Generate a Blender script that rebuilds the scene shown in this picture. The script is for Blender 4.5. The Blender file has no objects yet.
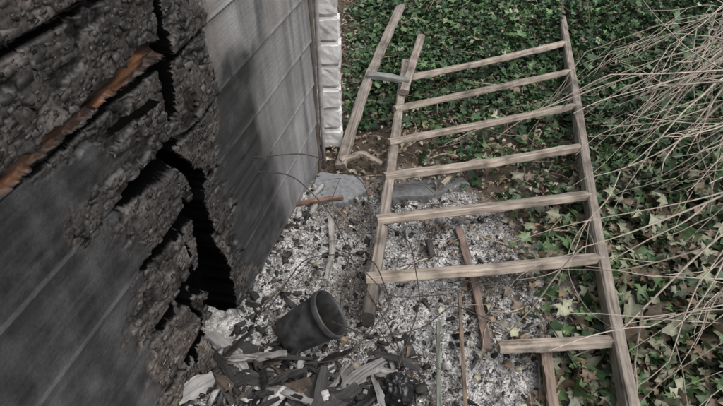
import bpy, math
import numpy as np
from mathutils import Vector
rng = np.random.default_rng(7)

# ---------------------------------------------------------------- noise
def _h(ix, iy, s):
    v = np.sin(ix*127.1 + iy*311.7 + s*74.7)*43758.5453
    return v - np.floor(v)
def vn(x, y, s=0):
    ix = np.floor(x); iy = np.floor(y); fx = x-ix; fy = y-iy
    fx = fx*fx*(3-2*fx); fy = fy*fy*(3-2*fy)
    a = _h(ix,iy,s); b = _h(ix+1,iy,s); c = _h(ix,iy+1,s); d = _h(ix+1,iy+1,s)
    return (a*(1-fx)+b*fx)*(1-fy)+(c*(1-fx)+d*fx)*fy
def fbm(x, y, s=0, o=4):
    r = 0; a = .5; t = 0
    for i in range(o):
        r = r + a*vn(x*2**i, y*2**i, s+i*3.1); t += a; a *= .5
    return r/t
def worley(x, y, s=0, cheb=False):
    ix = np.floor(x); iy = np.floor(y)
    f1 = np.full(x.shape, 9.0); f2 = np.full(x.shape, 9.0); idv = np.zeros(x.shape)
    for dx in (-1,0,1):
        for dy in (-1,0,1):
            cx = ix+dx; cy = iy+dy
            px = cx+.15+.7*_h(cx,cy,s); py = cy+.15+.7*_h(cx,cy,s+5.3)
            d = np.maximum(np.abs(px-x),np.abs(py-y))*.85+.15*(np.abs(px-x)+np.abs(py-y)) if cheb else np.sqrt((px-x)**2+(py-y)**2)
            m = d < f1
            f2 = np.where(m, f1, np.minimum(f2, d)); f1 = np.where(m, d, f1)
            idv = np.where(m, _h(cx,cy,s+9.1), idv)
    return f1, f2, idv
def ss(a, b, x):
    t = np.clip((x-a)/(b-a), 0, 1); return t*t*(3-2*t)

# ---------------------------------------------------------------- mesh helpers
def make_obj(name, V, F, mat, col=None, lc=None, parent=None, smooth=False):
    me = bpy.data.meshes.new(name)
    V = np.asarray(V, dtype=np.float32)
    if isinstance(F, np.ndarray):
        n, k = F.shape
        me.vertices.add(len(V)); me.vertices.foreach_set("co", V.ravel())
        me.loops.add(n*k); me.loops.foreach_set("vertex_index", F.astype(np.int32).ravel())
        me.polygons.add(n); me.polygons.foreach_set("loop_start", np.arange(0, n*k, k, dtype=np.int32))
        me.update(calc_edges=True)
    else:
        me.from_pydata(V.tolist(), [], F)
    if col is not None:
        a = me.color_attributes.new("col", 'FLOAT_COLOR', 'POINT')
        c = np.ones((len(V),4), dtype=np.float32); c[:,:3] = col
        a.data.foreach_set("color", c.ravel())
    if lc is not None:
        a = me.attributes.new("lc", 'FLOAT_VECTOR', 'POINT')
        a.data.foreach_set("vector", np.asarray(lc, dtype=np.float32).ravel())
    if smooth: me.polygons.foreach_set("use_smooth", np.ones(len(me.polygons), dtype=bool))
    me.validate(); me.update()
    o = bpy.data.objects.new(name, me); bpy.context.scene.collection.objects.link(o)
    if mat: me.materials.append(mat)
    if parent: o.parent = parent
    return o
def empty(name):
    e = bpy.data.objects.new(name, None); bpy.context.scene.collection.objects.link(e)
    e.empty_display_size = .1; return e

class MB:
    def __init__(s): s.V=[]; s.F=[]; s.C=[]; s.L=[]; s.n=0
    def sweep(s, pts, w, h=None, col=(.4,.3,.2), nseg=None, sides=None, jit=0., up=(0,0,1), taper=None, roll=0.):
        """sweep a rounded-rectangle (h given) or circular (h None) section along pts"""
        pts = np.asarray(pts, float)
        d = np.r_[0, np.cumsum(np.linalg.norm(np.diff(pts, axis=0), axis=1))]
        if nseg is None: nseg = max(2, len(pts))
        t = np.linspace(0, d[-1], nseg)
        if len(pts) > 2 and nseg > len(pts):   # smooth interpolation
            P = np.stack([np.interp(t, d, pts[:,i]) for i in range(3)], 1)
            for _ in range(max(1,nseg//8)):
                P[1:-1] = (P[:-2]+2*P[1:-1]+P[2:])/4
        else: P = np.stack([np.interp(t, d, pts[:,i]) for i in range(3)], 1)
        T = np.gradient(P, axis=0); T /= np.linalg.norm(T, axis=1)[:,None]+1e-9
        up = np.asarray(up, float)
        if abs(np.dot(T[0], up)) > .93: up = np.array([0,1.,0])
        S = np.cross(T, up); S /= np.linalg.norm(S, axis=1)[:,None]+1e-9
        U = np.cross(S, T)
        if roll:
            c, sn = math.cos(roll), math.sin(roll); S, U = S*c+U*sn, U*c-S*sn
        if h is None:
            k = sides or 5; a = np.arange(k)*2*np.pi/k
            prof = np.stack([np.cos(a), np.sin(a)], 1)*w
        else:
            b = min(w,h)*.16
            prof = np.array([(-w/2+b,-h/2),(w/2-b,-h/2),(w/2,-h/2+b),(w/2,h/2-b),(w/2-b,h/2),(0,h/2*1.03),(-w/2+b,h/2),(-w/2,h/2-b),(-w/2,-h/2+b)])
            k = len(prof)
        tp = np.ones(nseg) if taper is None else np.interp(np.linspace(0,1,nseg), np.linspace(0,1,len(taper)), taper)
        off = rng.random()*50
        V=[];L=[]
        for i in range(nseg):
            p = prof*tp[i]
            if jit: p = p*(1+rng.normal(0, jit, (k,1)))
            V.append(P[i]+p[:,:1]*S[i]+p[:,1:]*U[i])
            L.append(np.stack([np.full(k, t[i]+off), p[:,0]+off*.37, p[:,1]],1))
        V = np.concatenate(V); L = np.concatenate(L)
        b0 = s.n
        for i in range(nseg-1):
            for j in range(k):
                j2=(j+1)%k
                s.F.append((b0+i*k+j, b0+i*k+j2, b0+(i+1)*k+j2, b0+(i+1)*k+j))
        s.F.append(tuple(b0+j for j in range(k))[::-1]); s.F.append(tuple(b0+(nseg-1)*k+j for j in range(k)))
        C = np.tile(np.asarray(col, float), (len(V),1)) if np.ndim(col)==1 else np.repeat(np.asarray(col), k, 0)
        s.V.append(V); s.L.append(L); s.C.append(C); s.n += len(V)
    def obj(s, name, mat, parent=None, smooth=False):
        return make_obj(name, np.concatenate(s.V), s.F, mat, np.concatenate(s.C), np.concatenate(s.L), parent, smooth)

# ---------------------------------------------------------------- materials
class NT:
    def __init__(s, name):
        s.m = bpy.data.materials.new(name); s.m.use_nodes = True
        s.t = s.m.node_tree; s.N = s.t.nodes; s.b = s.N["Principled BSDF"]
    def n(s, typ, **kw):
        x = s.N.new(typ)
        for k,v in kw.items():
            if k.startswith("i_"): x.inputs[k[2:].replace("_"," ")].default_value = v
            else: setattr(x, k, v)
        return x
    def l(s, a, b): s.t.links.new(a, b)
    def ramp(s, fac, stops):
        r = s.n('ShaderNodeValToRGB'); e = r.color_ramp.elements
        e[0].position, e[0].color = stops[0][0], (*stops[0][1],1)
        e[1].position, e[1].color = stops[-1][0], (*stops[-1][1],1)
        for p,c in stops[1:-1]:
            q = e.new(p); q.color = (*c,1)
        s.l(fac, r.inputs[0]); return r.outputs[0]
    def mix(s, f, a, b, mode='MIX'):
        x = s.n('ShaderNodeMix', data_type='RGBA', blend_type=mode)
        for v,i in ((f,0),(a,6),(b,7)):
            if isinstance(v, bpy.types.NodeSocket): s.l(v, x.inputs[i])
            else: x.inputs[i].default_value = v if i==0 else (*v,1)
        return x.outputs[2]
    def bump(s, h, dist=.002, st=1.):
        b = s.n('ShaderNodeBump'); b.inputs['Distance'].default_value = dist; b.inputs['Strength'].default_value = st
        s.l(h, b.inputs['Height']); s.l(b.outputs[0], s.b.inputs['Normal'])
def attr(t, name): return t.n('ShaderNodeAttribute', attribute_name=name)

def mat_wood(name="weathered_wood", rough=.85, gs=1.0, contrast=.55):
    t = NT(name); a = attr(t,"lc"); c = attr(t,"col")
    mp = t.n('ShaderNodeMapping'); mp.inputs['Scale'].default_value = (6*gs,120*gs,120*gs); t.l(a.outputs['Vector'], mp.inputs[0])
    n1 = t.n('ShaderNodeTexNoise'); n1.inputs['Scale'].default_value = 1; n1.inputs['Detail'].default_value = 5; t.l(mp.outputs[0], n1.inputs[0])
    n2 = t.n('ShaderNodeTexNoise'); n2.inputs['Scale'].default_value = 13; n2.inputs['Detail'].default_value = 6; t.l(a.outputs['Vector'], n2.inputs[0])
    g = t.ramp(n1.outputs[0], [(.3,(1-contrast,)*3),(.5,(.9,.9,.9)),(.75,(1.25,1.22,1.18))])
    g2 = t.ramp(n2.outputs[0], [(.32,(.42,.41,.40)),(.48,(.88,.87,.86)),(.7,(1.2,1.2,1.2))])
    x = t.mix(1., c.outputs['Color'], g, 'MULTIPLY'); x = t.mix(.9, x, g2, 'MULTIPLY')
    t.l(x, t.b.inputs['Base Color']); t.b.inputs['Roughness'].default_value = rough
    t.bump(n1.outputs[0], .003, .8)
    return t.m
def mat_col(name, rough=.8, var=.4, sc=60, bump=.002, spec=.3, trans=0.):
    t = NT(name); c = attr(t,"col"); tc = t.n('ShaderNodeTexCoord')
    n = t.n('ShaderNodeTexNoise'); n.inputs['Scale'].default_value = sc; n.inputs['Detail'].default_value = 3; t.l(tc.outputs['Object'], n.inputs[0])
    g = t.ramp(n.outputs[0], [(.3,(1-var,)*3),(.7,(1+var,)*3)])
    x = t.mix(1., c.outputs['Color'], g, 'MULTIPLY')
    t.l(x, t.b.inputs['Base Color']); t.b.inputs['Roughness'].default_value = rough
    t.b.inputs['Specular IOR Level'].default_value = spec
    if bump: t.bump(n.outputs[0], bump, .7)
    return t.m
M_WOOD = mat_wood()
M_TWIG = mat_col("dry_bark", .8, .35, 40, 0)
M_LEAF = mat_col("leaf", .45, .25, 50, 0, .45)
M_LITTER = mat_col("dry_leaf", .75, .35, 50, 0, .3)
M_CHIP = mat_col("ash_and_charcoal", .9, .35, 150, 0)
def tiltmat(n, tilt):
    """random yaw then limited tilt"""
    ya=rng.uniform(0,2*np.pi,n); ti=np.abs(rng.normal(0,tilt,n)).clip(0,1.35); ax=rng.uniform(0,2*np.pi,n)
    def Rz(a): 
        c,s=np.cos(a),np.sin(a); o=np.zeros_like(a); l=np.ones_like(a)
        return np.stack([np.stack([c,-s,o],-1),np.stack([s,c,o],-1),np.stack([o,o,l],-1)],1)
    def Rx(a):
        c,s=np.cos(a),np.sin(a); o=np.zeros_like(a); l=np.ones_like(a)
        return np.stack([np.stack([l,o,o],-1),np.stack([o,c,-s],-1),np.stack([o,s,c],-1)],1)
    return Rz(ax)@Rx(ti)@Rz(ya)
CUBE = np.array([(-1,-1,-1),(1,-1,-1),(1,1,-1),(-1,1,-1),(-1,-1,1),(1,-1,1),(1,1,1),(-1,1,1)],float)*.5
CF = np.array([(0,3,2,1),(4,5,6,7),(0,1,5,4),(1,2,6,5),(2,3,7,6),(3,0,4,7)])
def chips(name, P, S, C, mat, tilt=.5, B=None, parent=None, R=None, jj=.55):
    n=len(P); R = tiltmat(n,tilt) if R is None else R
    if B is not None: R = np.einsum('ij,njk->nik',B,R)
    base = CUBE[None]*S[:,None,:]*(1+rng.uniform(-jj,jj,(n,8,3)))
    V = np.einsum('nij,nkj->nki',R,base)+P[:,None,:]
    F = (CF[None]+8*np.arange(n)[:,None,None]).reshape(-1,4)
    return make_obj(name, V.reshape(-1,3), F, mat, np.repeat(C,8,0), None, parent)

# ================================================================= WALL
# wall local frame: a = distance along, n = outward, z = up
OX, OY = -.726, 0.0
D = np.array([.2340,.9722]); NRM = np.array([.9722,-.2340])
AEND = 2.20
PL = .195; Z0 = .075
def hole_c(z): return np.interp(z, [0,.1,.3,.45,.57,.72,.82,.95], [1.17,1.17,1.16,1.15,1.17,1.19,1.14,1.10])
def hole_w(z): return np.interp(z, [0,.1,.3,.5,.6,.72,.82,.9,.93], [.13,.12,.10,.075,.055,.030,.018,.006,-.03])
def wall_fields(A, Z):
    wob = (fbm(A*9, Z*9, 3)-.5)
    wob2 = (fbm(A*30, Z*30, 4)-.5)
    wob3 = (fbm(A*26, Z*26, 14, 2)-.5)
    hd = np.abs(A-hole_c(Z)+wob*.08) - hole_w(Z) + wob3*.035      # <0 in hole
    left = A < hole_c(Z)
    zf = ss(1.0,.9,Z)
    c1 = np.where(left, ss(.46,.10, hd+wob*.35), ss(.20,.05, hd+wob*.25))*zf
    c2 = ss(1.05,1.10,Z+wob*.04)*ss(1.42,1.22,A+wob*.25+ (Z-1.1)*.2)
    c3 = ss(.13,.07,np.abs(A-1.27+wob*.10))*ss(.74,.80,Z+wob*.1)*ss(1.12,1.05,Z+wob*.1)
    c4 = ss(.30,.2,np.abs(A-1.0))*ss(.91,.99,Z+wob*.18+ (A-.95)*.25)*ss(1.12,1.08,Z)
    c = np.clip(np.maximum.reduce([c1,c2,c3,c4]),0,1)
    c = ss(.25,.65,c+wob2*.6)
    pz = (Z-Z0)/PL; pi = np.floor(pz); f = pz-pi
    e = np.minimum(f,1-f)*PL
    pr = _h(pi, pi*0+3., 2)
    nearc = np.where(Z<1.0, ss(.34,.02,hd), 0)*left
    gw = .006 + c*(.003+.010*vn(A*16,pi*5.1,9)) + nearc*c*(.006+.040*vn(A*9,pi*3.3,8))
    gd = .008 + .022*c + .05*nearc*c
    g = ss(0,1,e/np.maximum(gw,.001))
    h = -(1-g)*gd
    h += (1-f)*.010
    wx = A+ (fbm(A*22,Z*22,11)-.5)*.024; wz = Z+(fbm(A*22,Z*22,12)-.5)*.020
    f1,f2,idv = worley(wx*66, wz*84, 1, True)
    crack = ss(.02,.15, f2-f1)
    F1,F2,ID = worley(wx*19+3, wz*8, 6, True)
    bigc = ss(.0,.05,F2-F1)
    rough = fbm(A*130,Z*130,13,3)-.5
    h += c*( -.0024*(1-crack) - .008*(1-bigc) + .0010*(idv-.5) + .005*(ID-.5) - .002 + .0012*rough)*(.3+.7*g)
    h += nearc*c*g*( .030*np.sqrt(np.clip(e/(PL/2),0,1)) *(.4+pr) + .008)
    h += c2*.010 + c3*.014 + c4*.006
    h += (fbm(A*7,Z*7,21)-.5)*.022*c
    spall = ss(.60,.64,fbm(A*9,Z*18,23))*c
    h -= spall*.008
    zc = 1.078+ (A-.9)*.03 + (fbm(A*12,A*0,31)-.5)*.02
    sw = np.interp(A,[.2,.55,.75,.95,1.10,1.17,1.22],[.006,.011,.012,.018,.030,.018,-.02]) + wob2*.030
    sp = ss(.003,-.002, np.abs(Z-zc)-sw)
    h = h*(1-sp) + sp*(-.018+.008*vn(A*12,Z*150,5))
    hole = ss(.006,-.008, hd)
    k2c = 1.17+(Z-1.0)*.25+(fbm(Z*14,Z*0,17)-.5)*.05
    k2 = ss(.005,-.003,np.abs(A-k2c)-.008*ss(.80,.9,Z)*ss(1.40,1.15,Z)*1.2+wob3*.02)
    h = h*(1-k2) - k2*.04
    h = h*(1-hole) + hole*(-.15 + .05*fbm(A*12,Z*12,41))
    fresh = sp*ss(1.25,1.1,A)
    st = fbm(A*14,Z*1.6,56)-.5; st2=fbm(A*40,Z*2.5,57)-.5
    dist = np.sqrt(((A-1.22)/.42)**2 + ((Z-.45)/.90)**2)
    soot = ss(1.5,.6,dist+ (fbm(A*3,Z*2.2,51)-.5)*.5+st*.5)
    plume = ss(.46,.08,np.abs(A-1.50-(Z-.5)*.05+(fbm(A*4,Z*3,52)-.5)*.25+st*.2))*ss(1.12,.82,Z+ (fbm(A*5,Z*5,53)-.5)*.4+st*.4)
    soot = np.maximum(soot, plume*.97)
    soot = np.maximum(soot, ss(1.2,.9,A)*(.95+.25*st))
    light = ss(.24,.06,np.abs(A-1.48+ (Z-1.05)*.1+st*.1))*ss(.84,1.0,Z+(fbm(A*6,Z*6,55)-.5)*.2)
    soot = soot*(1-.65*light)
    soot = np.maximum(soot, .40+.7*st+.5*st2)
    soot = np.clip(np.maximum(soot, np.clip(hole+k2,0,1)),0,1)
    blk = np.clip(np.maximum(hole,k2)+ c*(1-crack)*.45 + c*(1-bigc)*.6 + (1-g)*c*.75,0,1)
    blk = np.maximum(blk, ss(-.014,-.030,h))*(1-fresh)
    return h, c, soot, fresh, blk, idv, e, spall, ID, hd

av = np.unique(np.round(np.r_[np.arange(-1.6,.3,.06), np.arange(.3,1.62,.0030), np.arange(1.62,AEND+.001,.008), AEND],5))
zv = np.unique(np.round(np.r_[np.arange(0,1.42,.0030), np.arange(1.42,2.5,.012), 2.5],5))
A,Z = np.meshgrid(av, zv)
h,c,soot,fresh,blk,idv,e,spall,ID,hd = wall_fields(A,Z)
X = OX + D[0]*A + NRM[0]*h; Y = OY + D[1]*A + NRM[1]*h
V = np.stack([X,Y,Z],-1).reshape(-1,3)
nx, nz = len(av), len(zv)
I = np.arange(nx*nz).reshape(nz,nx)
F = np.stack([I[:-1,:-1],I[:-1,1:],I[1:,1:],I[1:,:-1]],-1).reshape(-1,4)
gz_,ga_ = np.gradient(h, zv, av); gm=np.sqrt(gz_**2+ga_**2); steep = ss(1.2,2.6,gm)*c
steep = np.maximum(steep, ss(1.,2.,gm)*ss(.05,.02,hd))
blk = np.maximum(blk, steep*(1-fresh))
n1 = fbm(A*5,Z*5,61); n2 = fbm(A*4,Z*60,62); n3 = fbm(A*60,Z*60,63); n4=fbm(A*18,Z*18,67)
paint = np.array([.40,.395,.395])*(.75+.5*n1)[...,None]
warm = ss(.45,.65,fbm(A*3,Z*3,64))*ss(1.3,1.45,A)*ss(.75,1.0,Z)
paint = paint*(1-warm[...,None]*.40)+np.array([.22,.15,.10])*warm[...,None]*.40
sooty = np.array([.030,.0305,.032])*(.3+1.3*n2)[...,None]
k = (soot*(.86+.30*n4)).clip(0,1)[...,None]
colr = paint*(1-k)+sooty*k
lip_highlight = ss(.010,.0055,np.abs(((Z-Z0)/PL-np.floor((Z-Z0)/PL))*PL-.011))*(1-c)*ss(.42,.60,fbm(A*8,Z*8,68)+.1)
colr = colr+np.array([.12,.12,.122])*(lip_highlight*(.30+.5*(1-soot)))[...,None]  # painted highlight: board laps coloured paler, as if the edge catches light
charc = (np.array([.042,.038,.036])*(.55+.5*idv+.5*ID)[...,None] + np.array([.045,.040,.036])*(ss(.45,.8,n3)*idv)[...,None]+np.array([.085,.075,.066])*ss(.5,.68,n4)[...,None]*(.3+.7*n3)[...,None])
brn = ss(.60,.35,Z)*ss(1.12,.95,A)
charc = charc*(1+brn[...,None]*np.array([1.0,.85,.7]))
charc = charc*(1-.6*spall[...,None])
kc = c[...,None]
colr = colr*(1-kc)+charc*kc
colr = colr*(1-blk[...,None])+np.array([.003,.003,.003])*blk[...,None]
fr = np.array([.37,.165,.075])*(.06+1.2*vn(A*14,Z*220,66)*(.2+n4))[...,None]
fburn = ss(.5,.62,fbm(A*10,Z*50,69))[...,None]
fr = fr*(1-.75*fburn)
colr = colr*(1-fresh[...,None])+fr*fresh[...,None]
ash = ss(.10,.0,Z+ (n1-.5)*.1)*.4
colr = colr*(1-ash[...,None])+np.array([.22,.22,.22])*ash[...,None]*(1-blk[...,None])
gro = ss(.007,.003,e)*(1-c)
colr = colr*(1-.92*gro[...,None])
t = NT("sooted_paint_and_char"); ca = attr(t,"col"); lc = attr(t,"lc")
mp = t.n('ShaderNodeMapping'); mp.inputs['Scale'].default_value=(5,5,160); t.l(lc.outputs['Vector'], mp.inputs[0])
nn = t.n('ShaderNodeTexNoise'); nn.inputs['Scale'].default_value=1; nn.inputs['Detail'].default_value=4; t.l(mp.outputs[0], nn.inputs[0])
nf = t.n('ShaderNodeTexNoise'); nf.inputs['Scale'].default_value=150; nf.inputs['Detail'].default_value=5; t.l(lc.outputs['Vector'], nf.inputs[0])
x = t.mix(.6, ca.outputs['Color'], t.ramp(nn.outputs[0],[(.3,(.75,.75,.75)),(.7,(1.2,1.2,1.2))]), 'MULTIPLY')
x = t.mix(.6, x, t.ramp(nf.outputs[0],[(.3,(.7,.7,.7)),(.7,(1.3,1.3,1.3))]), 'MULTIPLY')
t.l(x, t.b.inputs['Base Color'])
t.l(t.ramp(nf.outputs[0],[(.3,(.40,)*3),(.7,(.58,)*3)]), t.b.inputs['Roughness'])
t.l(t.ramp(ca.outputs['Color'],[(.004,(.0,)*3),(.022,(.5,)*3)]), t.b.inputs['Specular IOR Level'])
t.bump(nf.outputs[0], .0014, .6)
M_WALL = t.m
wall = empty("burnt_plank_wall")
make_obj("charred_boards", V, F, M_WALL, colr.reshape(-1,3), np.stack([A,0*A,Z],-1).reshape(-1,3), wall, True)
# loose flakes of char clinging to the burnt boards
cand = np.argwhere((c>.7)&(fresh<.1)&(blk<.6)&(h>-.02)&(A>.45)&(Z<1.41)&(spall<.5)&(gm<1.0))
sel = cand[rng.integers(0,len(cand),2000)]
ii,jj = sel[:,0],sel[:,1]
nF=len(sel)
P = np.stack([X[ii,jj],Y[ii,jj],Z[ii,jj]],1)+rng.normal(0,.001,(nF,3))
s = np.exp(rng.normal(np.log(.0055),.5,nF)).clip(.003,.018)
S = np.stack([s*rng.uniform(1.,2.4,nF),s*rng.uniform(.7,1.2,nF),s*rng.uniform(.15,.5,nF)],1)
g=rng.random(nF)
C = (.018+.08*g**2)[:,None]*np.array([1,.94,.89])*(1+brn[ii,jj][:,None]*.8)
B = np.array([[D[0],0,NRM[0]],[D[1],0,NRM[1]],[0,1,0]])
ya=rng.normal(0,.3,nF); ca_,sa_=np.cos(ya),np.sin(ya); o_=np.zeros(nF); l_=np.ones(nF)
Ry=np.stack([np.stack([ca_,-sa_,o_],-1),np.stack([sa_,ca_,o_],-1),np.stack([o_,o_,l_],-1)],1)
tx=rng.normal(0,.2,nF); ct,st_=np.cos(tx),np.sin(tx)
Rt=np.stack([np.stack([l_,o_,o_],-1),np.stack([o_,ct,-st_],-1),np.stack([o_,st_,ct],-1)],1)
chips("char_flakes", P, S, C, mat_col("char",.6,.4,200,0,.4), 0, B, wall, Rt@Ry, .35)
def wbox(mb, a0,a1,n0,n1_,z0,z1,col):
    am=(a0+a1)/2; nm=(n0+n1_)/2
    p = [(OX+D[0]*am+NRM[0]*nm, OY+D[1]*am+NRM[1]*nm, zz) for zz in (z0,z1)]
    mb.sweep(p, abs(a1-a0), abs(n1_-n0), col, nseg=30, jit=.01, up=(NRM[0],NRM[1],0))
mb = MB()
wbox(mb, AEND+.002, AEND+.024, -.17, .010, 0, 2.5, (.13,.105,.09))
mb.obj("corner_board", M_WOOD, wall)
mb = MB()
px,py = OX+D[0]*(AEND+.05)+NRM[0]*.018, D[1]*(AEND+.05)+NRM[1]*.018
mb.sweep([(px,py,0),(px+.002,py,1.2),(px-.002,py+.004,2.6)],.010,None,(.36,.34,.33),nseg=14,sides=10)
mb.obj("thin_metal_pole", mat_col("dull_metal",.5,.3,30,.0005,.5), None, True)
mb = MB()
for aa in (-1.5,-.9,-.3,.3,.86,1.3,1.75): wbox(mb, aa, aa+.07, -.185,-.24,0,2.5,(.03,.025,.02))
mb.sweep([(OX+D[0]*-1.6-NRM[0]*.26, OY-D[1]*1.6-NRM[1]*.26, 1.25),(OX+D[0]*AEND-NRM[0]*.26, OY+D[1]*AEND-NRM[1]*.26, 1.25)], .03, 2.5, (.02,.02,.02), nseg=6)
mb.obj("inner_studs", M_WOOD, wall)

# ================================================================= WHITE BLOCK PILLAR
def block(mb_V, mb_F, c0, sx, sy, sz, r=.012, ang=0.):
    import bmesh
    bm = bmesh.new(); bmesh.ops.create_cube(bm, size=1)
    for v in bm.verts: v.co = Vector((v.co.x*sx, v.co.y*sy, v.co.z*sz))
    bmesh.ops.bevel(bm, geom=bm.edges[:], offset=r, segments=2, affect='EDGES')
    bmesh.ops.subdivide_edges(bm, edges=[e_ for e_ in bm.edges if e_.calc_length()>.04], cuts=3, use_grid_fill=True)
    b = len(mb_V); ca,sa = math.cos(ang), math.sin(ang)
    for v in bm.verts:
        x,y,z = v.co; j = rng.normal(0,.0012,3)
        mb_V.append((c0[0]+x*ca-y*sa+j[0], c0[1]+x*sa+y*ca+j[1], c0[2]+z+j[2]))
    for f in bm.faces: mb_F.append([b+v.index for v in f.verts])
    bm.free()
t = NT("white_painted_block"); tc = t.n('ShaderNodeTexCoord'); n_ = t.n('ShaderNodeTexNoise'); n_.inputs['Scale'].default_value=14; n_.inputs['Detail'].default_value=6; t.l(tc.outputs['Object'], n_.inputs[0])
t.l(t.ramp(n_.outputs[0],[(.25,(.38,.37,.34)),(.45,(.66,.65,.63)),(.7,(.76,.76,.75))]), t.b.inputs['Base Color']); t.b.inputs['Roughness'].default_value=.8; t.bump(n_.outputs[0],.006,.6)
M_WHITE = t.m
pil = empty("white_block_pillar")
VV=[];FF=[]
z=0; i=0
while z<2.4:
    hh=.108
    block(VV,FF,(-.155+rng.normal(0,.003),2.39+rng.normal(0,.003),z+hh/2+.002),.115,.10,hh,.012,.05+rng.normal(0,.02)); z+=hh+.006; i+=1
make_obj("blocks", VV, FF, M_WHITE, None, None, pil, False)
mb=MB(); mb.sweep([(-.155,2.40,0),(-.155,2.40,2.4)], .095,.075,(.5,.49,.47), nseg=8); mb.obj("mortar_core", M_WOOD, pil)

# ================================================================= GROUND
def ash_mask(x,y):
    w = (fbm(x*4,y*4,71)-.5)
    return ss(.82,.50,x+w*.5+ np.maximum(0,y-1.5)*.22)*ss(2.25,1.85,y+w*.6)
def gh(x,y):
    m = ash_mask(x,y)
    z = (fbm(x*2.2,y*2.2,72)-.5)*.06 + (fbm(x*14,y*14,73)-.5)*.045*(.4+m) + (fbm(x*45,y*45,74)-.5)*.022*(.3+m)
    dw = (x-OX-D[0]/D[1]*y)
    z = z + .06*ss(.35,.0,dw)*ss(2.2,1.6,y)
    z = z + .06*ss(1.2,.8,y)*ss(.4,-.2,x)
    near = ss(8,4,np.sqrt(x*x+y*y))
    return z*near + ss(1.6,4.,x)*.25*near
gx = np.unique(np.round(np.r_[-150,-60,-25,-10,-4,-2,-1.2, np.arange(-.9,1.2,.006), np.arange(1.2,3.4,.03), 4,5,7,10,25,60,150],4))
gy = np.unique(np.round(np.r_[-150,-60,-25,-10,-4,-1,0, np.arange(.4,2.5,.006), np.arange(2.5,5.2,.03), 6,8,12,25,60,150],4))
GX,GY = np.meshgrid(gx,gy); GZ = gh(GX,GY)
m = ash_mask(GX,GY)
q1 = fbm(GX*7,GY*7,81); q2 = fbm(GX*38,GY*38,82); q3 = fbm(GX*3,GY*3,83)
ashc = np.array([.48,.475,.465])*(.5+.75*ss(.3,.62,q2))[...,None]
dark = ss(.53,.68,q1)*.75+ss(.62,.74,q2)*.5; dark = np.clip(dark,0,1)[...,None]
ashc = ashc*(1-dark)+np.array([.085,.08,.075])*dark
soil = np.array([.085,.066,.046])*(.5+q2)[...,None]
gc = ashc*m[...,None]+soil*(1-m[...,None])
nx,ny = len(gx),len(gy); I=np.arange(nx*ny).reshape(ny,nx)
F = np.stack([I[:-1,:-1],I[:-1,1:],I[1:,1:],I[1:,:-1]],-1).reshape(-1,4)
t = NT("ash_soil"); ca=attr(t,"col"); tc=t.n('ShaderNodeTexCoord')
nf=t.n('ShaderNodeTexNoise'); nf.inputs['Scale'].default_value=200; nf.inputs['Detail'].default_value=6; t.l(tc.outputs['Object'], nf.inputs[0])
x=t.mix(1.,ca.outputs['Color'],t.ramp(nf.outputs[0],[(.35,(.4,.4,.4)),(.47,(1,1,1)),(.68,(1.3,1.3,1.3))]),'MULTIPLY')
t.l(x,t.b.inputs['Base Color']); t.b.inputs['Roughness'].default_value=.95; t.bump(nf.outputs[0],.005,.8)
make_obj("ground", np.stack([GX,GY,GZ],-1).reshape(-1,3), F, t.m, gc.reshape(-1,3), None, None, True)

# ================================================================= CHIPS
def scatter(n, x0,x1,y0,y1, prob):
    out=[]; tot=0; it=0; b=max(n,100)
    while tot<n and it<200:
        x=rng.uniform(x0,x1,b); y=rng.uniform(y0,y1,b); k=rng.random(b)<prob(x,y)
        out.append(np.stack([x[k],y[k]],1)); tot+=k.sum(); it+=1
    return np.concatenate(out)[:n]
def wallx(y): return OX+D[0]/D[1]*y
n=75000
p = scatter(n,-.7,1.2,.6,2.5,lambda x,y: ash_mask(x,y)*(x>wallx(y)+.0))
s = np.exp(rng.normal(np.log(.0024),.45,n)).clip(.0011,.013)
S = np.stack([s*rng.uniform(.8,3.2,n), s, s*rng.uniform(.2,.6,n)],1)
u = rng.random(n)+(fbm(p[:,0]*7,p[:,1]*7,81)-.5)*1.5; g = rng.random(n)
C = np.where((u<.60)[:,None], (.26+.38*g**1.6)[:,None]*np.array([1,.99,.975]), np.where((u<.90)[:,None], (.02+.12*g)[:,None]*np.array([1,.97,.95]), (.13+.12*g)[:,None]*np.array([1.2,.95,.72])))
chips("ash_debris", np.c_[p, gh(p[:,0],p[:,1])+S[:,2]*.4], S, C, M_CHIP, .5)
n=1500
p = scatter(n,-.7,.9,.7,2.2,lambda x,y: ash_mask(x,y)*(x>wallx(y)+.01)*(.12+.6*ss(.25,.0,x-wallx(y))+.9*ss(1.2,.9,y)*(x<.2)))
s = np.exp(rng.normal(np.log(.009),.5,n)).clip(.004,.03)
S = np.stack([s*rng.uniform(1.,3.5,n), s, s*rng.uniform(.2,.7,n)],1)
u=rng.random(n); g=rng.random(n)
C = np.where((u<.68)[:,None], (.018+.05*g)[:,None]*np.array([1,.97,.94]), (.25+.25*g)[:,None]*np.array([1,.98,.95]))
chips("charcoal_pieces", np.c_[p, gh(p[:,0],p[:,1])+S[:,2]*.5+rng.random(n)*.03*ss(1.3,.9,p[:,1])], S, C, M_CHIP, .6)

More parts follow.
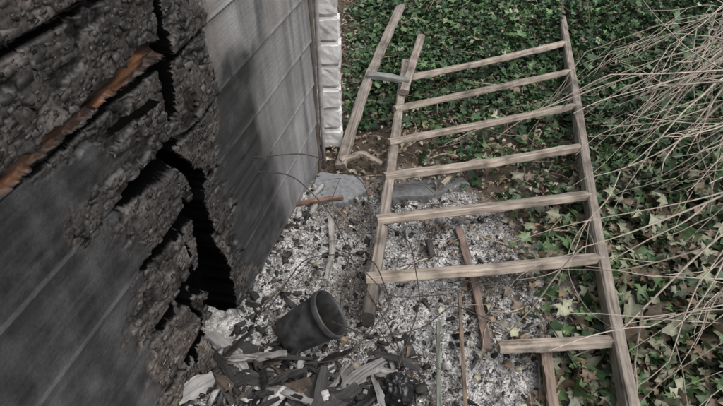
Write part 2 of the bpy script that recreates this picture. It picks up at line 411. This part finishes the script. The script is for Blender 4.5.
# charred broken boards in the heap
mb=MB()
for i in range(70):
    x=rng.uniform(-.5,.14); y=rng.uniform(.74,1.06)
    if x<wallx(y)+.04: x=wallx(y)+.06+rng.random()*.2
    a=rng.normal(.4,.8); L=rng.uniform(.05,.2); z=float(gh(np.array(x),np.array(y)))+rng.uniform(.01,.06)
    dz=rng.normal(0,.22)
    p0=np.array([x-math.cos(a)*L/2,y-math.sin(a)*L/2,z-dz*L/2]); p1=np.array([x+math.cos(a)*L/2,y+math.sin(a)*L/2,z+dz*L/2])
    k=rng.random(); c_=np.array([.035,.034,.033]) if k<.6 else (np.array([.28,.275,.27]) if k<.92 else np.array([.11,.085,.065]))
    mb.sweep([p0,(p0+p1)/2+rng.normal(0,.006,3),p1],rng.uniform(.012,.05),rng.uniform(.005,.014),c_*rng.uniform(.6,1.4),nseg=10,jit=.25,roll=rng.normal(0,.5),taper=[.5,1,.95,.6])
mb.obj("charred_board_heap", mat_wood("charred_wood",.8,1.,.75))

# ================================================================= LEAVES
IVY = np.array([(0,.08),(0,1.0),(-.20,.50),(-.66,.55),(-.42,.12),(-.55,-.32),(-.12,-.25),(0,-.12),(.12,-.25),(.55,-.32),(.42,.12),(.66,.55),(.20,.50)])
OVAL = np.array([(0,.1),(0,1.0),(-.22,.72),(-.38,.35),(-.40,-.05),(-.25,-.38),(-.06,-.5),(.0,-.55),(.06,-.5),(.25,-.38),(.40,-.05),(.38,.35),(.22,.72)])
def leaves(name, P, size, C, mat, tilt=.55, shape=IVY, curl=.35, fold=.3, parent=None):
    n=len(P); R=tiltmat(n,tilt); k=len(shape)
    b=np.zeros((n,k,3)); b[:,:,:2]=shape[None]*(1+rng.normal(0,.10,(n,k,2)))*rng.uniform(.75,1.15,(n,1,2))
    cu=rng.normal(curl,.3,n)[:,None]; fo=rng.normal(fold,.3,n)[:,None]
    b[:,:,2] = -cu*(b[:,:,1]-.1)**2 + fo*np.abs(b[:,:,0]) + rng.normal(0,.07,(n,k))
    b*=size[:,None,None]
    V=np.einsum('nij,nkj->nki',R,b)+P[:,None,:]
    o=np.arange(1,k); fan=np.stack([np.zeros(k-1,int),o,np.r_[o[1:],1]],1)
    F=(fan[None]+k*np.arange(n)[:,None,None]).reshape(-1,3)
    Cv=np.repeat(C[:,None,:],k,1); Cv[:,0]*=1.3; Cv[:,1:]*=rng.uniform(.8,1.15,(n,k-1,1))
    return make_obj(name,V.reshape(-1,3),F,mat,Cv.reshape(-1,3),None,parent)
def railx(y): return .781+(y-.844)*.2048
def ivyden(x,y):
    w=(fbm(x*3,y*3,91)-.5)
    core = ss(.52,.87,x+w*.5)
    far = ss(2.45,2.85,y+w*.6)*ss(-.15,.1,x+w*.3)
    mid = .6*ss(.2,.5,x+w*.3)*ss(1.9,2.3,y)
    d = np.maximum.reduce([core*(.55+.45*ss(-.1,.15,x-railx(y))), far, mid])
    thin = 1-.45*ss(.5,.62,fbm(x*2.3,y*2.3,92))*ss(1.5,2.2,y)*ss(3.0,2.6,y)*ss(1.15,.9,x-(y-2)*.2)
    return d*thin
def canopy(x,y):
    return .02+.13*ss(.0,.6,x-railx(y))+.16*ss(2.9,4.0,y)*ss(-.1,.4,x)+ (fbm(x*4,y*4,93)-.35)*.18*ss(.0,.3,x-railx(y)+.1)
n=54000
p=scatter(n,-.1,3.6,.5,5.6,ivyden)
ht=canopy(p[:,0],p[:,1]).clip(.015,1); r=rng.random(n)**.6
P=np.c_[p, gh(p[:,0],p[:,1])+.01+ht*r+rng.random(n)*.02]
clump=fbm(p[:,0]*5,p[:,1]*5,94)
nearf=ss(2.2,1.5,p[:,1])
size=np.exp(rng.normal(np.log(.026),.38,n)).clip(.010,.055)*(1+.4*nearf)
g=rng.random(n)[:,None]
green=np.array([.032,.072,.028])*(.5+1.2*g)
fresh_=np.array([.090,.155,.060])*(.7+.7*g)
pale=np.array([.27,.28,.19])*(.6+.7*g)
brown=np.array([.19,.14,.095])*(.5+.9*g)
u=rng.random(n)
pf=.20+.28*ss(.5,.65,clump)
wilt=nearf*.40+.08+.15*ss(3.0,2.0,p[:,1])
C=np.where((u<pf)[:,None],fresh_,np.where((u<pf+wilt*.65)[:,None],pale,np.where((u<pf+wilt)[:,None],brown,green)))
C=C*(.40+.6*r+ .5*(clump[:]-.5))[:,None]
ivy=empty("ivy_ground_cover")
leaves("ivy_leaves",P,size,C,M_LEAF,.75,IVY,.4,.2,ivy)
mb=MB()
starts=scatter(220,0.2,2.8,1.0,4.8,ivyden)
for q in starts:
    a=rng.uniform(0,6.28); pts=[]
    for j in range(7):
        a+=rng.normal(0,.45); z=gh(q[0:1],q[1:2])[0]+canopy(q[0:1],q[1:2])[0]*rng.uniform(.3,1.1)+.02
        pts.append((q[0],q[1],z)); q=q+np.array([math.cos(a),math.sin(a)])*rng.uniform(.04,.09)
    mb.sweep(pts,rng.uniform(.0012,.003),None,np.array([.22,.17,.12])*rng.uniform(.6,1.6),nseg=18,sides=4)
mb.obj("ivy_stems",M_TWIG,ivy)

# leaf litter
def litden(x,y):
    w=(fbm(x*4,y*4,95)-.5)
    return np.clip(ss(1.85,2.2,y+w*.4)*.9*ss(-.35,-.1,x) + ss(.25,.6,x+w*.6)*.5 + .03*(x>-.2),0,1)*(y<5.5)
n=14000
p=scatter(n,-.25,3.2,.7,5.5,litden)
g=rng.random(n)[:,None]; u=rng.random(n)
C=np.where((u<.45)[:,None],np.array([.20,.15,.105])*(.4+g),np.where((u<.95)[:,None],np.array([.34,.31,.24])*(.5+.7*g),np.array([.22,.11,.07])*(.5+g)))
leaves("leaf_litter",np.c_[p,gh(p[:,0],p[:,1])+.006+rng.random(n)*.03],rng.uniform(.008,.026,n)*(1+.2*ss(2,1.4,p[:,1])),C,M_LITTER,.5,OVAL,.7,.5)
mb=MB()
for q in scatter(500,-.2,2.2,.8,4.6,lambda x,y:litden(x,y)+.05):
    a=rng.uniform(0,6.28); L=rng.uniform(.05,.22)
    z=gh(q[0:1],q[1:2])[0]+.012+rng.random()*.02
    mb.sweep([(q[0],q[1],z),(q[0]+math.cos(a)*L/2,q[1]+math.sin(a)*L/2,z+rng.uniform(0,.02)),(q[0]+math.cos(a+.3)*L,q[1]+math.sin(a+.3)*L,z)],rng.uniform(.001,.0035),None,np.array([.34,.27,.2])*rng.uniform(.4,1.5),nseg=6,sides=4)
mb.obj("fallen_twigs",M_TWIG)

# ================================================================= LADDER
lad=empty("wooden_ladder")
WC=np.array([.40,.35,.30])
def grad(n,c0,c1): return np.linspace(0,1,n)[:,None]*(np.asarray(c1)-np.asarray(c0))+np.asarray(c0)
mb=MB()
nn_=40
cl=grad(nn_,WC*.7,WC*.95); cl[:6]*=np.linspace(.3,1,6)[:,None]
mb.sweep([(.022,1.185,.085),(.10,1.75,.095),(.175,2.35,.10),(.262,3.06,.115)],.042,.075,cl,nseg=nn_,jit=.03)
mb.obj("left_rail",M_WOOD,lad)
mb=MB()
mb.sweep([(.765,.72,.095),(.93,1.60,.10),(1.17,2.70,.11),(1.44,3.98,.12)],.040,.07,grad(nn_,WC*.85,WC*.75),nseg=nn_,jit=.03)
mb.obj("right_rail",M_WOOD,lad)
rungs=[((.44,1.06,.105),(.85,1.085,.105)),((.015,1.335,.13),(.90,1.448,.115)),((.06,1.64,.135),(.97,1.815,.12)),((.10,1.925,.135),(1.04,2.175,.12)),
       ((.13,2.19,.14),(1.12,2.55,.125)),((.17,2.495,.14),(1.20,2.935,.13)),((.235,2.82,.145),(1.29,3.32,.135))]
for i,(a_,b_) in enumerate(rungs):
    mb=MB(); a_=np.array(a_); b_=np.array(b_); mid=(a_+b_)/2+np.array([0,rng.normal(0,.008),-.006])
    mb.sweep([a_,mid,b_],rng.uniform(.042,.052),rng.uniform(.026,.034),WC*rng.uniform(.85,1.15)*np.array([1,.98,.95]),nseg=22,jit=.045,roll=.35+rng.normal(0,.08))
    mb.obj("rung_%d"%(i+1),M_WOOD,lad)

# ================================================================= OTHER TIMBER
mb=MB(); mb.sweep([(-.10,2.13,.04),(-.045,2.40,.10),(.015,2.67,.16),(.125,3.07,.23),(.25,3.50,.30)],.052,.03,np.array([.31,.27,.235]),nseg=30,jit=.06,roll=.3)
mb.obj("old_wooden_board",M_WOOD)
mb=MB(); mb.sweep([(.225,2.62,.17),(.29,2.9,.20),(.365,3.22,.22)],.045,.035,np.array([.32,.27,.235]),nseg=12,jit=.05)
mb.sweep([(.03,2.76,.20),(.14,2.735,.20),(.26,2.70,.19)],.042,.03,np.array([.25,.26,.245]),nseg=10,jit=.05)
mb.obj("broken_frame_timber",M_WOOD)
def stick(name,pts,w,h_,col,**k):
    mb=MB(); mb.sweep(pts,w,h_,np.array(col),nseg=16,jit=.12,**k); return mb.obj(name,M_WOOD)
stick("broken_batten",[(.405,1.70,.04),(.425,1.4,.035),(.425,1.10,.03)],.03,.02,(.22,.165,.14))
stick("broken_batten",[(.625,1.14,.05),(.60,1.0,.045),(.575,.80,.04)],.035,.022,(.26,.20,.16))
stick("broken_batten",[(.268,1.20,.05),(.25,1.05,.05),(.232,.85,.05)],.014,.012,(.19,.21,.17))
stick("broken_batten",[(.36,1.34,.05),(.335,1.1,.05),(.315,.85,.045)],.012,.012,(.2,.15,.11))
stick("broken_batten",[(-.13,1.75,.045),(-.115,1.55,.05),(-.13,1.38,.06)],.022,.012,(.38,.365,.34))
stick("broken_batten",[(-.30,1.83,.055),(-.2,1.86,.055),(-.08,1.88,.055)],.02,.014,(.24,.155,.12))
stick("broken_batten",[(.10,2.12,.06),(.0,2.2,.07),(-.1,2.15,.06)],.03,.02,(.33,.28,.23))
stick("broken_batten",[(.36,1.93,.09),(.45,2.05,.09),(.56,2.13,.085)],.02,.014,(.33,.28,.23))

# grey slabs
def slab(name, poly, z, th, col):
    nseg=14; P=np.array(poly,float); out=[]
    for i in range(len(P)):
        for j in range(nseg): out.append(P[i]+(P[(i+1)%len(P)]-P[i])*j/nseg)
    out=np.array(out)+rng.normal(0,.002,(len(P)*nseg,2)); k=len(out); c0=out.mean(0)
    inn=c0+(out-c0)*.97
    V=[(*q,z-th) for q in out]+[(*q,z-.006) for q in out]+[(*q,z) for q in inn]+[(*c0,z)]
    F=[]
    for j in range(k):
        j2=(j+1)%k
        F+= [(j,j2,k+j2,k+j),(k+j,k+j2,2*k+j2,2*k+j),(2*k+j,2*k+j2,3*k)]
    make_obj(name,V,F,mat_col(name+"_surface",.8,.25,60,.002),np.tile(col,(len(V),1)))
slab("concrete_slab",[(-.25,1.86),(-.075,1.86),(.03,1.95),(0,2.05),(-.2,2.09)],.042,.06,(.20,.205,.215))
slab("concrete_slab",[(.08,1.90),(.30,1.91),(.50,1.99),(.48,2.05),(.10,1.99)],.040,.07,(.17,.175,.18))

# ================================================================= BUCKET
bk=empty("plastic_bucket")
def lathe(prof, n=48):
    V=[];F=[]
    for (r_,z_) in prof:
        for j in range(n):
            a=2*math.pi*j/n; V.append((r_*math.cos(a),r_*math.sin(a),z_))
    for i in range(len(prof)-1):
        for j in range(n):
            j2=(j+1)%n; F.append((i*n+j,i*n+j2,(i+1)*n+j2,(i+1)*n+j))
    F.append(tuple(range(n))[::-1]); F.append(tuple((len(prof)-1)*n+j for j in range(n)))
    return np.array(V),F
prof=[(.060,0),(.064,.003),(.067,.03),(.072,.08),(.077,.13),(.080,.158),(.085,.160),(.087,.165),(.087,.178),(.085,.182),(.081,.181),(.079,.17),(.074,.12),(.068,.06),(.062,.012),(.02,.008)]
Vb,Fb=lathe(prof)
zax=Vector((.70,.06,.50)).normalized(); qr=Vector((0,0,1)).rotation_difference(zax); Rm=np.array(qr.to_matrix())
Vb[:,0]*=1+.05*np.sin(Vb[:,2]*20); Vb[:,1]*=1-.05*np.clip(Vb[:,2]/.18,0,1)
Vb=Vb@Rm.T+np.array([-.245,1.125,.075])
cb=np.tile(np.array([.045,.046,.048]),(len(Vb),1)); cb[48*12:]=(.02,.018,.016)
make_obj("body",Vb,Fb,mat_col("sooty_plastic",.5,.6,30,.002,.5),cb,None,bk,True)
cen=np.array([-.245,1.125,.075])+Rm@np.array([0,0,.172]); mb=MB()
hp=[]
for a in np.linspace(0.2,math.pi-.2,14):
    v=Rm@np.array([.088*math.cos(a),.088*math.sin(a),-.02-.05*math.sin(a)]); hp.append(cen+v)
mb.sweep(hp,.0025,None,(.08,.08,.08),nseg=24,sides=6); mb.obj("wire_handle",M_TWIG,bk)

# black melted plastic lump
gu,gv=np.meshgrid(np.linspace(0,2*np.pi,60,endpoint=False),np.linspace(0,.5*np.pi,24))
rr=1+.5*(fbm(np.cos(gu)*np.cos(gv)*2+5,np.sin(gu)*np.cos(gv)*2+5,99)-.5)+.35*(fbm(np.cos(gu)*np.cos(gv)*6+5,np.sin(gu)*np.cos(gv)*6+5,98)-.5)
Vx=np.stack([.105+.065*rr*np.cos(gu)*np.cos(gv), .935+.055*rr*np.sin(gu)*np.cos(gv), .03+.08*rr*np.sin(gv)],-1).reshape(-1,3)
I=np.arange(60*24).reshape(24,60); I2=np.roll(I,-1,1)
F=np.stack([I[:-1],I2[:-1],I2[1:],I[1:]],-1).reshape(-1,4)
make_obj("melted_plastic_bag",Vx,F,mat_col("black_plastic",.35,.3,60,.003,.6),np.tile((.014,.014,.015),(len(Vx),1)),None,None,True)

# ================================================================= WIRES
mb=MB()
W=[[(-.42,1.45,.52),(-.25,1.6,.40),(-.1,1.5,.28),(0,1.3,.15),(.12,1.1,.08),(.17,.85,.05)],
   [(-.44,1.40,.60),(-.2,1.7,.42),(.02,1.75,.25),(.05,1.5,.12),(-.05,1.25,.08)],
   [(-.33,1.25,.06),(-.2,1.35,.22),(-.05,1.35,.24),(.1,1.25,.12),(.3,1.3,.08)],
   [(-.1,1.15,.12),(.05,1.05,.16),(.2,1.1,.15),(.32,1.25,.09),(.45,1.2,.06)],
   [(-.2,1.0,.1),(-.05,.98,.15),(.1,1.15,.2),(.05,1.4,.15),(-.1,1.55,.06)],
   [(.05,1.7,.1),(.18,1.45,.2),(.2,1.2,.16),(.12,1.0,.1)],
   [(.35,1.45,.05),(.5,1.3,.15),(.62,1.2,.1),(.7,1.0,.06)]]
for w in W: mb.sweep(w,.0022,None,(.06,.05,.045),nseg=40,sides=5)
for i in range(16):
    x,y=rng.uniform(-.25,.45),rng.uniform(.95,1.8); pts=[]; a=rng.uniform(0,6.28)
    for j in range(6):
        pts.append((x,y,.05+.1*math.sin(j/5*3.14)*rng.random())); a+=rng.normal(.3,.4); x+=math.cos(a)*.07; y+=math.sin(a)*.07
    mb.sweep(pts,.0018,None,np.array([.09,.075,.06])*rng.uniform(.5,1.5),nseg=24,sides=4)
mb.obj("tangled_wire",M_TWIG)

# ================================================================= DEAD BRANCHES
def branch(mb,p,d,L,r,depth,col):
    pts=[p.copy()]; n=9; dd=d.copy()
    for i in range(n):
        dd=dd+rng.normal(0,.09,3)+np.array([0,0,-.012]); dd/=np.linalg.norm(dd); p=p+dd*L/n; pts.append(p.copy())
        if depth>0 and i>=1 and rng.random()<.5:
            s=rng.normal(0,1,3); s-=s.dot(dd)*dd; s/=np.linalg.norm(s)
            branch(mb,p.copy(),(dd+s*rng.uniform(.3,.7))/1.2,L*rng.uniform(.28,.6),max(r*.6,.0012),depth-1,col)
    mb.sweep(pts,r,None,col*rng.uniform(.55,1.15),nseg=16,sides=4,taper=[1,.85,.7,.4])
mb=MB()
tw=np.array([.45,.385,.32])
for i in range(38):
    yy=rng.uniform(1.75,3.2)
    r0=np.array([2.0+(yy-2.2)*.35+rng.normal(0,.1),yy,.62+rng.normal(0,.12)])
    tgt=np.array([1.04+(yy-2.2)*.28+rng.normal(0,.14),yy-.6+rng.normal(0,.3),.40+rng.normal(0,.10)])
    d=tgt-r0; L=np.linalg.norm(d); branch(mb,r0,d/L,L*rng.uniform(.65,1.0),rng.uniform(.003,.006),2 if i%2 else 1,tw)
for i in range(12):
    r0=np.array([1.75+rng.normal(0,.1),1.25+rng.normal(0,.1),.24+rng.normal(0,.04)])
    tgt=np.array([.95+rng.normal(0,.06),1.15+rng.normal(0,.15),.19+rng.normal(0,.03)])
    d=tgt-r0; L=np.linalg.norm(d); branch(mb,r0,d/L,L*rng.uniform(.7,1.),rng.uniform(.0025,.0045),1,tw)
mb.obj("dead_branches",M_TWIG)

# ================================================================= LIGHT / CAMERA
sc=bpy.context.scene
w=bpy.data.worlds.new("World"); sc.world=w; w.use_nodes=True
nt=w.node_tree; bg=nt.nodes["Background"]; sk=nt.nodes.new('ShaderNodeTexSky'); sk.sky_type='NISHITA'; sk.sun_disc=False
AZ,EL=math.radians(125),math.radians(62)
sk.sun_elevation=EL; sk.sun_rotation=AZ; sk.air_density=1.; sk.dust_density=5.
hs=nt.nodes.new('ShaderNodeHueSaturation'); hs.inputs['Saturation'].default_value=.45
nt.links.new(sk.outputs[0],hs.inputs['Color']); nt.links.new(hs.outputs[0],bg.inputs[0]); bg.inputs[1].default_value=.15
sun=bpy.data.lights.new("sun",'SUN'); sun.energy=1.5; sun.angle=math.radians(65); sun.color=(1,.98,.95)
so=bpy.data.objects.new("sun",sun); sc.collection.objects.link(so)
dv=Vector((math.sin(AZ)*math.cos(EL),math.cos(AZ)*math.cos(EL),math.sin(EL)))
so.rotation_euler=dv.to_track_quat('Z','Y').to_euler(); so.location=dv*10
cam=bpy.data.cameras.new("camera"); co=bpy.data.objects.new("camera",cam); sc.collection.objects.link(co)
co.location=(0,0,1.6); co.rotation_euler=(math.radians(50),0,0); cam.sensor_width=36; cam.lens=27.4; cam.clip_start=.05; cam.clip_end=500
sc.camera=co
sc.view_settings.view_transform='Standard'; sc.view_settings.look='None'; sc.view_settings.exposure=0
